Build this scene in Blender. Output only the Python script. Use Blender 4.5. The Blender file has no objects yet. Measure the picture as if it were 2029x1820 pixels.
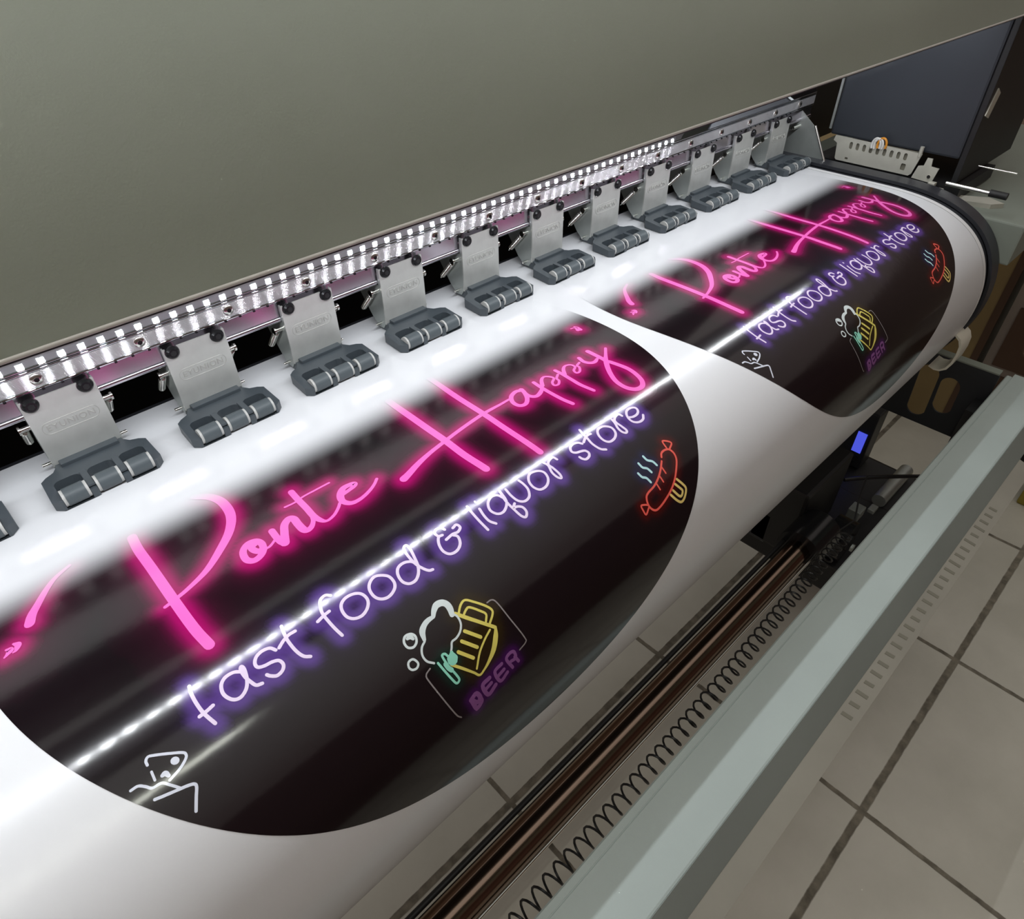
import bpy, bmesh, math, json, random
import numpy as np
from mathutils import Vector, Matrix
R = random.Random(7)
S = bpy.context.scene
COL = S.collection
# ---------------------------------------------------------------- camera, world, exposure
AX = np.array([[0.7229592, -0.6907846, -0.0121103], [-0.4550649, -0.462925, -0.7606684], [0.5198518, 0.5554432, -0.6490277]])          # camera axes in world: rows right / down / forward
cd = bpy.data.cameras.new('camera'); cam = bpy.data.objects.new('camera', cd); COL.objects.link(cam)
cd.sensor_width = 36; cd.sensor_fit = 'HORIZONTAL'; cd.lens = 1329.299 / 2029 * 36
cd.clip_start = .01; cd.clip_end = 50
mw = Matrix.Identity(4)
for i in range(3):
    mw[i][0] = AX[0][i]; mw[i][1] = -AX[1][i]; mw[i][2] = -AX[2][i]
mw[2][3] = .42
cam.matrix_world = mw
S.camera = cam
W = bpy.data.worlds.new('world'); S.world = W; W.use_nodes = True
wt = W.node_tree; bg = wt.nodes['Background']
g_ = wt.nodes.new('ShaderNodeTexCoord'); sp_ = wt.nodes.new('ShaderNodeSeparateXYZ'); rp_ = wt.nodes.new('ShaderNodeValToRGB')
mr_ = wt.nodes.new('ShaderNodeMapRange'); mr_.inputs[1].default_value = -1; mr_.inputs[2].default_value = 1
wt.links.new(g_.outputs['Generated'], sp_.inputs[0]); ma_ = wt.nodes.new('ShaderNodeMath'); ma_.operation = 'MULTIPLY_ADD'; ma_.inputs[1].default_value = .28     # the shop is darker on the operator's side
wt.links.new(sp_.outputs[1], ma_.inputs[0]); wt.links.new(sp_.outputs[2], ma_.inputs[2]); wt.links.new(ma_.outputs[0], mr_.inputs[0]); wt.links.new(mr_.outputs[0], rp_.inputs[0]); wt.links.new(rp_.outputs[0], bg.inputs[0])
rp_.color_ramp.elements[0].position = .45; rp_.color_ramp.elements[0].color = (.20, .15, .13, 1)
e_ = rp_.color_ramp.elements.new(.72); e_.color = (.40, .33, .30, 1)
rp_.color_ramp.elements[-1].position = 1; rp_.color_ramp.elements[-1].color = (1, .99, .94, 1)
bg.inputs[1].default_value = .092
S.view_settings.view_transform = 'Standard'; S.view_settings.look = 'None'
S.view_settings.gamma = 1; S.view_settings.exposure = 3.1
LED_W = 34.0      # emission of the LED chips
TUBE_W = 7     # emission of the ceiling tubes

# ---------------------------------------------------------------- materials
def nn(nt, t, **k):
    n = nt.nodes.new(t)
    for a, b in k.items(): setattr(n, a, b)
    return n
def mat(name, col, rough=.5, metal=0., bump=0., bscale=60., vary=0., vscale=8., spec=.5, coat=0., aniso=0., arot=0., emit=None, es=0., attr=None, stretch=None):
    m = bpy.data.materials.new(name); m.use_nodes = True; nt = m.node_tree
    b = nt.nodes['Principled BSDF']
    b.inputs['Base Color'].default_value = (*col, 1); b.inputs['Roughness'].default_value = rough
    b.inputs['Metallic'].default_value = metal; b.inputs['Specular IOR Level'].default_value = spec
    if coat: b.inputs['Coat Weight'].default_value = coat; b.inputs['Coat Roughness'].default_value = .05
    tc = nn(nt, 'ShaderNodeTexCoord')
    vec = tc.outputs['Object']
    if stretch:
        mp = nn(nt, 'ShaderNodeMapping'); mp.inputs['Scale'].default_value = stretch
        nt.links.new(vec, mp.inputs[0]); vec = mp.outputs[0]
    if vary:
        n = nn(nt, 'ShaderNodeTexNoise'); n.inputs['Scale'].default_value = vscale; n.inputs['Detail'].default_value = 5
        nt.links.new(vec, n.inputs['Vector'])
        r = nn(nt, 'ShaderNodeMapRange'); r.inputs[1].default_value = .3; r.inputs[2].default_value = .7
        r.inputs[3].default_value = 1 - vary; r.inputs[4].default_value = 1 + vary
        nt.links.new(n.outputs[0], r.inputs[0])
        mx = nn(nt, 'ShaderNodeVectorMath', operation='SCALE'); mx.inputs[0].default_value = col
        nt.links.new(r.outputs[0], mx.inputs['Scale']); nt.links.new(mx.outputs[0], b.inputs['Base Color'])
    if attr:
        a = nn(nt, 'ShaderNodeAttribute', attribute_name=attr)
        nt.links.new(a.outputs['Color'], b.inputs['Base Color'])
    if bump:
        n = nn(nt, 'ShaderNodeTexNoise'); n.inputs['Scale'].default_value = bscale; n.inputs['Detail'].default_value = 3
        nt.links.new(vec, n.inputs['Vector'])
        bp = nn(nt, 'ShaderNodeBump'); bp.inputs['Strength'].default_value = bump; bp.inputs['Distance'].default_value = .001
        nt.links.new(n.outputs[0], bp.inputs['Height']); nt.links.new(bp.outputs[0], b.inputs['Normal'])
    if aniso:
        b.inputs['Anisotropic'].default_value = aniso; b.inputs['Anisotropic Rotation'].default_value = arot
        t = nn(nt, 'ShaderNodeTangent', direction_type='RADIAL', axis='X')
        nt.links.new(t.outputs[0], b.inputs['Tangent'])
    if emit:
        b.inputs['Emission Color'].default_value = (*emit, 1); b.inputs['Emission Strength'].default_value = es
    return m
M = {}
M['lid'] = mat('lid_powder_coat', (.41, .465, .40), .42, bump=.15, bscale=900, vary=.05, vscale=3)
M['lidtrim'] = mat('lid_edge_trim', (.9, .9, .87), .3, .0)
M['vinyl'] = mat('white_gloss_vinyl', (.76, .77, .79), .27, bump=.05, bscale=45)
M['liner'] = mat('backing_paper', (.78, .78, .78), .5)
M['ink'] = mat('printed_ink', (.01, .01, .01), .125, spec=.55, bump=.06, bscale=60, attr='ink')
M['alu'] = mat('brushed_aluminium_profile', (.74, .73, .75), .055, .75)
M['aluband'] = mat('polished_aluminium_band', (.62, .63, .66), .012, 1)
M['alulip'] = mat('aluminium_lip', (.66, .62, .68), .22, 1, vary=.05, vscale=20)
M['steel'] = mat('zinc_plated_steel', (.60, .61, .58), .38, .55, bump=.05, bscale=300, vary=.05, vscale=60)
M['steeldark'] = mat('cheek_steel', (.42, .45, .43), .4, .6, vary=.05, vscale=60)
M['emboss'] = mat('embossed_steel', (.52, .52, .49), .4, .55)
M['chrome'] = mat('bright_spring_steel', (.78, .77, .72), .2, 1)
M['blackscrew'] = mat('black_oxide_screw', (.02, .02, .022), .25, .6)
M['greyplastic'] = mat('slate_grey_plastic', (.056, .068, .078), .42, vary=.06, vscale=50)
M['rubber'] = mat('grey_rubber', (.080, .097, .106), .5, bump=.1, bscale=400)
M['bush'] = mat('off_white_bushing', (.50, .50, .48), .4)
M['whitepl'] = mat('white_plastic', (.75, .75, .72), .4)
M['cream'] = mat('cream_plastic', (.75, .73, .62), .3)
M['darkmetal'] = mat('dark_grey_bed_metal', (.045, .047, .055), .38, .2, vary=.08, vscale=20)
M['darkblue'] = mat('slate_blue_carriage_plastic', (.030, .035, .044), .45, vary=.1, vscale=6)
M['black'] = mat('matte_black_metal', (.012, .012, .013), .5, vary=.1, vscale=12)
M['blackgloss'] = mat('black_gloss_plastic', (.012, .012, .014), .2)
M['blacksteel'] = mat('black_bracket_steel', (.022, .025, .030), .45, vary=.15, vscale=10)
M['bracket'] = mat('pale_bracket_steel', (.62, .61, .53), .45, .3, vary=.06, vscale=40)
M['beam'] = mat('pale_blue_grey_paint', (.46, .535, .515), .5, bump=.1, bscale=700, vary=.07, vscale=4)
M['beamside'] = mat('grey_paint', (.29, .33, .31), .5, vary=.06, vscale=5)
M['flange'] = mat('brown_grey_flange', (.29, .275, .23), .45, vary=.1, vscale=6)
M['housing'] = mat('grey_green_housing', (.24, .27, .23), .5, vary=.08, vscale=5)
M['tube'] = mat('brown_film_wrapped_tube', (.24, .17, .13), .16, 1, vary=.55, vscale=3, stretch=(.15, 60, 60))
M['wood'] = mat('olive_brown_board', (.25, .18, .075), .5, vary=.15, vscale=3)
M['wooddark'] = mat('dark_brown_edge', (.07, .035, .018), .5)
M['greybox'] = mat('pinkish_grey_panel', (.27, .23, .20), .5, vary=.1, vscale=4)
M['greybox2'] = mat('pale_grey_gantry_paint', (.80, .80, .76), .6, vary=.05, vscale=5)
M['wall'] = mat('warm_grey_wall', (.34, .27, .22), .8, vary=.05, vscale=2)
M['wallbrown'] = mat('dull_brown_wall', (.17, .10, .085), .8, vary=.2, vscale=1)
M['ceil'] = mat('ceiling_paint', (.45, .42, .38), .8)
M['led'] = mat('led_chip', (.9, .9, .9), .4, emit=(.93, .96, 1), es=LED_W)
M['pcb'] = mat('white_led_tape', (.8, .8, .8), .6)
M['tubelight'] = mat('fluorescent_tube', (.9, .9, .9), .4, emit=(.97, 1, .90), es=TUBE_W)
M['lampbody'] = mat('white_lamp_body', (.7, .7, .68), .5)
M['screen'] = mat('blue_lit_display', (.02, .02, .3), .3, emit=(.10, .13, .95), es=.085)
M['yellow'] = mat('yellow_plastic', (.30, .24, .03), .5, vary=.2, vscale=9)
M['orange'] = mat('orange_wire', (.75, .30, .03), .4)
M['slotdark'] = mat('dark_slot', (.19, .18, .14), .6)
M['cable'] = mat('black_cable', (.008, .008, .009), .4)

def floor_mat():
    m = bpy.data.materials.new('beige_floor_tiles'); m.use_nodes = True; nt = m.node_tree
    b = nt.nodes['Principled BSDF']; L = nt.links.new
    tc = nn(nt, 'ShaderNodeTexCoord'); sx = nn(nt, 'ShaderNodeSeparateXYZ')
    wn = nn(nt, 'ShaderNodeTexNoise'); wn.inputs['Scale'].default_value = 45; wn.inputs['Detail'].default_value = 4
    L(tc.outputs['Object'], wn.inputs['Vector']); L(tc.outputs['Object'], sx.inputs[0])
    def math_(op, a, bb=None, c=None):
        n = nn(nt, 'ShaderNodeMath', operation=op)
        for i, v in enumerate((a, bb, c)):
            if v is None: continue
            if isinstance(v, (int, float)): n.inputs[i].default_value = v
            else: L(v, n.inputs[i])
        return n.outputs[0]
    wob = math_('MULTIPLY', math_('SUBTRACT', wn.outputs[0], .5), .0035)
    ds = []; ids = []
    for ax, ph, pit, wd in ((0, .394, .5, .0052), (1, .440, .504, .0072)):
        u = math_('DIVIDE', math_('SUBTRACT', math_('ADD', sx.outputs[ax], wob), ph), pit)
        fr = math_('ABSOLUTE', math_('SUBTRACT', u, math_('ROUND', u)))
        ds.append(math_('DIVIDE', math_('MULTIPLY', fr, pit), wd)); ids.append(math_('FLOOR', u))
    d = math_('MINIMUM', ds[0], ds[1])
    mr = nn(nt, 'ShaderNodeMapRange'); mr.inputs[1].default_value = .85; mr.inputs[2].default_value = 1.15; L(d, mr.inputs[0])
    n2 = nn(nt, 'ShaderNodeTexNoise'); n2.inputs['Scale'].default_value = 3.5; n2.inputs['Detail'].default_value = 6; n2.inputs['Roughness'].default_value = .6
    L(tc.outputs['Object'], n2.inputs['Vector'])
    cr = nn(nt, 'ShaderNodeValToRGB'); cr.color_ramp.elements[0].position = .35; cr.color_ramp.elements[0].color = (.50, .48, .41, 1)
    cr.color_ramp.elements[1].position = .65; cr.color_ramp.elements[1].color = (.60, .575, .50, 1); L(n2.outputs[0], cr.inputs[0])
    # small dark specks of dirt
    vo = nn(nt, 'ShaderNodeTexVoronoi'); vo.inputs['Scale'].default_value = 9; L(tc.outputs['Object'], vo.inputs['Vector'])
    sp = nn(nt, 'ShaderNodeMapRange'); sp.inputs[1].default_value = .018; sp.inputs[2].default_value = .03; L(vo.outputs['Distance'], sp.inputs[0])
    mx0 = nn(nt, 'ShaderNodeMixRGB'); mx0.inputs[1].default_value = (.04, .035, .03, 1); L(sp.outputs[0], mx0.inputs[0]); L(cr.outputs[0], mx0.inputs[2])
    g = nn(nt, 'ShaderNodeValToRGB'); g.color_ramp.elements[0].position = .3; g.color_ramp.elements[0].color = (.10, .088, .066, 1)
    g.color_ramp.elements[1].position = .75; g.color_ramp.elements[1].color = (.27, .24, .185, 1); L(wn.outputs[0], g.inputs[0])
    mx = nn(nt, 'ShaderNodeMixRGB'); L(mr.outputs[0], mx.inputs[0]); L(g.outputs[0], mx.inputs[1]); L(mx0.outputs[0], mx.inputs[2])
    L(mx.outputs[0], b.inputs['Base Color'])
    ro = math_('SUBTRACT', .8, math_('MULTIPLY', mr.outputs[0], .42)); L(ro, b.inputs['Roughness'])
    bp = nn(nt, 'ShaderNodeBump'); bp.inputs['Strength'].default_value = .6; bp.inputs['Distance'].default_value = .003
    L(mr.outputs[0], bp.inputs['Height']); L(bp.outputs[0], b.inputs['Normal'])
    return m
M['floor'] = floor_mat()

# ---------------------------------------------------------------- mesh helpers
def finish(name, bm, m, parent=None, smooth=False, loc=None, ink=False):
    if ink:          # printed ink lies open on the sheet: every face looks outward
        bm.normal_update()
        fl_ = [f for f in bm.faces if f.normal.dot(f.calc_center_median() - Vector((f.calc_center_median().x, .42, -.22))) < 0]
        bmesh.ops.reverse_faces(bm, faces=fl_)
    else: bmesh.ops.recalc_face_normals(bm, faces=bm.faces)
    me = bpy.data.meshes.new(name); bm.to_mesh(me); bm.free()
    me.materials.append(m if not isinstance(m, str) else M[m])
    if smooth:
        for p in me.polygons: p.use_smooth = True
        try: me.set_sharp_from_angle(angle=math.radians(38))
        except Exception: pass
    o = bpy.data.objects.new(name, me); COL.objects.link(o)
    if parent: o.parent = parent
    if loc: o.location = loc
    return o
def tag(o, label, cat, group=None, kind=None):
    o['label'] = label; o['category'] = cat
    if group: o['group'] = group
    if kind: o['kind'] = kind
    return o
def structure(o, label=None, cat=None):
    o['kind'] = 'structure'
    if label: o['label'] = label
    if cat: o['category'] = cat
    return o
def empty(name, loc=(0, 0, 0)):
    o = bpy.data.objects.new(name, None); COL.objects.link(o); o.location = loc; o.empty_display_size = .02
    return o
def box(bm, x0, x1, y0, y1, z0, z1, bev=0):
    r = bmesh.ops.create_cube(bm, size=1)
    vs = r['verts']
    for v in vs:
        v.co = Vector(((x0 + x1) / 2 + v.co.x * (x1 - x0), (y0 + y1) / 2 + v.co.y * (y1 - y0), (z0 + z1) / 2 + v.co.z * (z1 - z0)))
    if bev:
        es = list({e for v in vs for e in v.link_edges})
        bmesh.ops.bevel(bm, geom=es, offset=bev, segments=2, affect='EDGES', profile=.6)
def cyl(bm, p0, p1, r, seg=20, r2=None, caps=True):
    p0 = Vector(p0); p1 = Vector(p1); d = p1 - p0
    q = Vector((0, 0, 1)).rotation_difference(d.normalized()).to_matrix().to_4x4()
    mt = Matrix.Translation((p0 + p1) / 2) @ q
    bmesh.ops.create_cone(bm, cap_ends=caps, segments=seg, radius1=r, radius2=r if r2 is None else r2, depth=d.length, matrix=mt)
def prism(bm, poly, axis, a, b):
    """poly in the two other axes (in xyz order), extruded along axis from a to b"""
    def co(p, t):
        c = list(p); c.insert(axis, t); return c
    va = [bm.verts.new(co(p, a)) for p in poly]; vb = [bm.verts.new(co(p, b)) for p in poly]
    n = len(poly)
    bm.faces.new(va); bm.faces.new(vb[::-1])
    for i in range(n): bm.faces.new((va[i], vb[i], vb[(i + 1) % n], va[(i + 1) % n]))
def sweep(bm, prof, x0, x1, closed=False):
    """open or closed (y,z) profile swept along x"""
    va = [bm.verts.new((x0, y, z)) for y, z in prof]; vb = [bm.verts.new((x1, y, z)) for y, z in prof]
    n = len(prof)
    for i in range(n if closed else n - 1): bm.faces.new((va[i], vb[i], vb[(i + 1) % n], va[(i + 1) % n]))
    if closed: bm.faces.new(va[::-1]); bm.faces.new(vb)
def tube(bm, pts, r, seg=8, caps=True):
    pts = [Vector(p) for p in pts]; rings = []
    up = Vector((0, 0, 1)); last = None
    for i, p in enumerate(pts):
        t = (pts[min(i + 1, len(pts) - 1)] - pts[max(i - 1, 0)]).normalized()
        n = (last - t * last.dot(t)) if last is not None else up.cross(t)
        if n.length < 1e-6: n = Vector((1, 0, 0)).cross(t)
        n.normalize(); last = n; bb = t.cross(n)
        rings.append([bm.verts.new(p + (n * math.cos(2 * math.pi * k / seg) + bb * math.sin(2 * math.pi * k / seg)) * r) for k in range(seg)])
    for a, b in zip(rings, rings[1:]):
        for k in range(seg): bm.faces.new((a[k], a[(k + 1) % seg], b[(k + 1) % seg], b[k]))
    if caps: bm.faces.new(rings[0][::-1]); bm.faces.new(rings[-1])
def holed_plate(bm, outer, holes, axis, a, b):
    """plate with holes: outer/holes are 2D loops; built by triangle filling and extruding"""
    def co(p, t):
        c = list(p); c.insert(axis, t); return c
    tb = bmesh.new(); edges = []
    for lp in [outer] + holes:
        vs = [tb.verts.new(co(p, a)) for p in lp]
        for i in range(len(vs)): edges.append(tb.edges.new((vs[i], vs[(i + 1) % len(vs)])))
    bmesh.ops.triangle_fill(tb, use_beauty=True, use_dissolve=False, edges=edges)
    g = bmesh.ops.extrude_face_region(tb, geom=list(tb.faces))
    off = [0, 0, 0]; off[axis] = b - a
    bmesh.ops.translate(tb, verts=[v for v in g['geom'] if isinstance(v, bmesh.types.BMVert)], vec=off)
    tmp = bpy.data.meshes.new('t'); tb.to_mesh(tmp); tb.free(); bm.from_mesh(tmp); bpy.data.meshes.remove(tmp)
def rrect(cx, cy, w, h, r, n=5):
    o = []
    for k, (sx, sy) in enumerate(((1, 1), (-1, 1), (-1, -1), (1, -1))):
        for i in range(n + 1):
            a = math.pi / 2 * (k + i / n)
            o.append((cx + sx * (w / 2 - r) + r * math.cos(a), cy + sy * (h / 2 - r) + r * math.sin(a)))
    return o
def copy_tree(o, parent=None):
    c = o.copy(); COL.objects.link(c)
    if parent: c.parent = parent
    for ch in list(o.children): copy_tree(ch, c)
    return c

# ---------------------------------------------------------------- room
ZF = -1.01
bm = bmesh.new(); box(bm, -3, 5, -3, 3.2, ZF - .05, ZF); structure(finish('floor', bm, 'floor'), 'beige square floor tiles with dark worn grout', 'floor')
bm = bmesh.new(); box(bm, 4.9, 5, -3, 3.2, ZF, 1.75); structure(finish('wall_right', bm, 'wall'))
bm = bmesh.new(); box(bm, -3, 5, 3.2, 3.3, ZF, 1.75); structure(finish('wall_back', bm, 'wall'))
bm = bmesh.new(); box(bm, -3, 5, -2.3, -2.2, ZF, 1.75); structure(finish('light_blocker_wall', bm, 'wallbrown'))  # unseen wall added to block low light and darken the print reflections
def ceiling_lamp(x, y, label, ln=1.2):
    t = empty('ceiling_lamp', (x, y, 1.75)); tag(t, label, 'lamp', 'fluorescent ceiling lamps')
    b = bmesh.new(); box(b, -ln / 2 - .03, ln / 2 + .03, -.03, .03, -.05, 0, .004); finish('lamp_housing', b, 'lampbody', t)
    b = bmesh.new(); cyl(b, (-ln / 2, 0, -.075), (ln / 2, 0, -.075), .007, 16); finish('fluorescent_tube', b, 'tubelight', t, True)
ceiling_lamp(-.50, -.17, 'fluorescent tube hanging above the near left end of the printer')

# ---------------------------------------------------------------- bed profile (s = arc length from the back edge, m)
KN = np.array([0, .18, .24, .3, .36, .40, .44, .48, .52, .56, .62, .80]); KP = np.array([0, 0, 0, 1.957, 4.028, 5.453, 7.389, 8.247, 6.174, 4.882, 4.974, 4.974])
NP = 8000; DS = .80 / NP
TH = np.cumsum(np.interp(np.arange(NP) * DS, KN, KP)) * DS
PY = .70 - np.cumsum(np.cos(TH)) * DS; PZ = .002 - np.cumsum(np.sin(TH)) * DS
def surf(x, s, off=0.):
    i = min(max(int(round(s / DS)), 0), NP - 1); t = TH[i]
    return (x, PY[i] - math.sin(t) * off, PZ[i] + math.cos(t) * off)
# ---------------------------------------------------------------- print bed
bed = empty('print_bed', (0, .45, -.1)); tag(bed, 'dark grey curved printer bed under the white vinyl', 'printer bed')
bm = bmesh.new()
pr = [surf(0, s, -.004)[1:] for s in np.linspace(0, .74, 90)]
pr += [(.40, pr[-1][1] + .004), (.70, -.20)]
sweep(bm, [(y - .45, z + .1) for y, z in pr], -.75, 1.402, closed=True)
finish('bed_plate', bm, 'darkmetal', bed, True)
bm = bmesh.new()   # raised end rim, proud of the vinyl
pr = [surf(0, s, .0035)[1:] for s in np.linspace(.02, .70, 80)] + [surf(0, s, -.002)[1:] for s in np.linspace(.70, .02, 80)]
sweep(bm, [(y - .45, z + .1) for y, z in pr], 1.365, 1.400, closed=True)
finish('end_rim', bm, 'darkmetal', bed, True)
# ---------------------------------------------------------------- vinyl sheet
sheet_x0, sheet_x1 = -.75, 1.3330
def strip_mesh(bm, x0, x1, s0, s1, off, thick=.0005, n=110, nx=1):
    ss = np.linspace(s0, s1, n)
    top = [[bm.verts.new(surf(x0 + (x1 - x0) * j / nx, s, off)) for j in range(nx + 1)] for s in ss]
    bot = [[bm.verts.new(surf(x0 + (x1 - x0) * j / nx, s, off - thick)) for j in range(nx + 1)] for s in ss]
    for i in range(n - 1):
        for j in range(nx):
            bm.faces.new((top[i][j], top[i][j + 1], top[i + 1][j + 1], top[i + 1][j]))
            bm.faces.new((bot[i][j], bot[i + 1][j], bot[i + 1][j + 1], bot[i][j + 1]))
        bm.faces.new((top[i][0], top[i + 1][0], bot[i + 1][0], bot[i][0]))
        bm.faces.new((top[i][nx], bot[i][nx], bot[i + 1][nx], top[i + 1][nx]))
    for r in (0, n - 1):
        for j in range(nx): bm.faces.new((top[r][j], top[r][j + 1], bot[r][j + 1], bot[r][j]))
bm = bmesh.new(); strip_mesh(bm, sheet_x0, sheet_x1, .012, .70, 0)
sheet = finish('vinyl_sheet', bm, 'vinyl', None, True)
tag(sheet, 'glossy white vinyl sheet with two round black neon sign prints, curving over the bed', 'vinyl sheet')
bm = bmesh.new(); strip_mesh(bm, sheet_x1 + .0018, sheet_x1 + .0125, .012, .695, 0)
finish('edge_strip', bm, 'liner', sheet, True)
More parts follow.
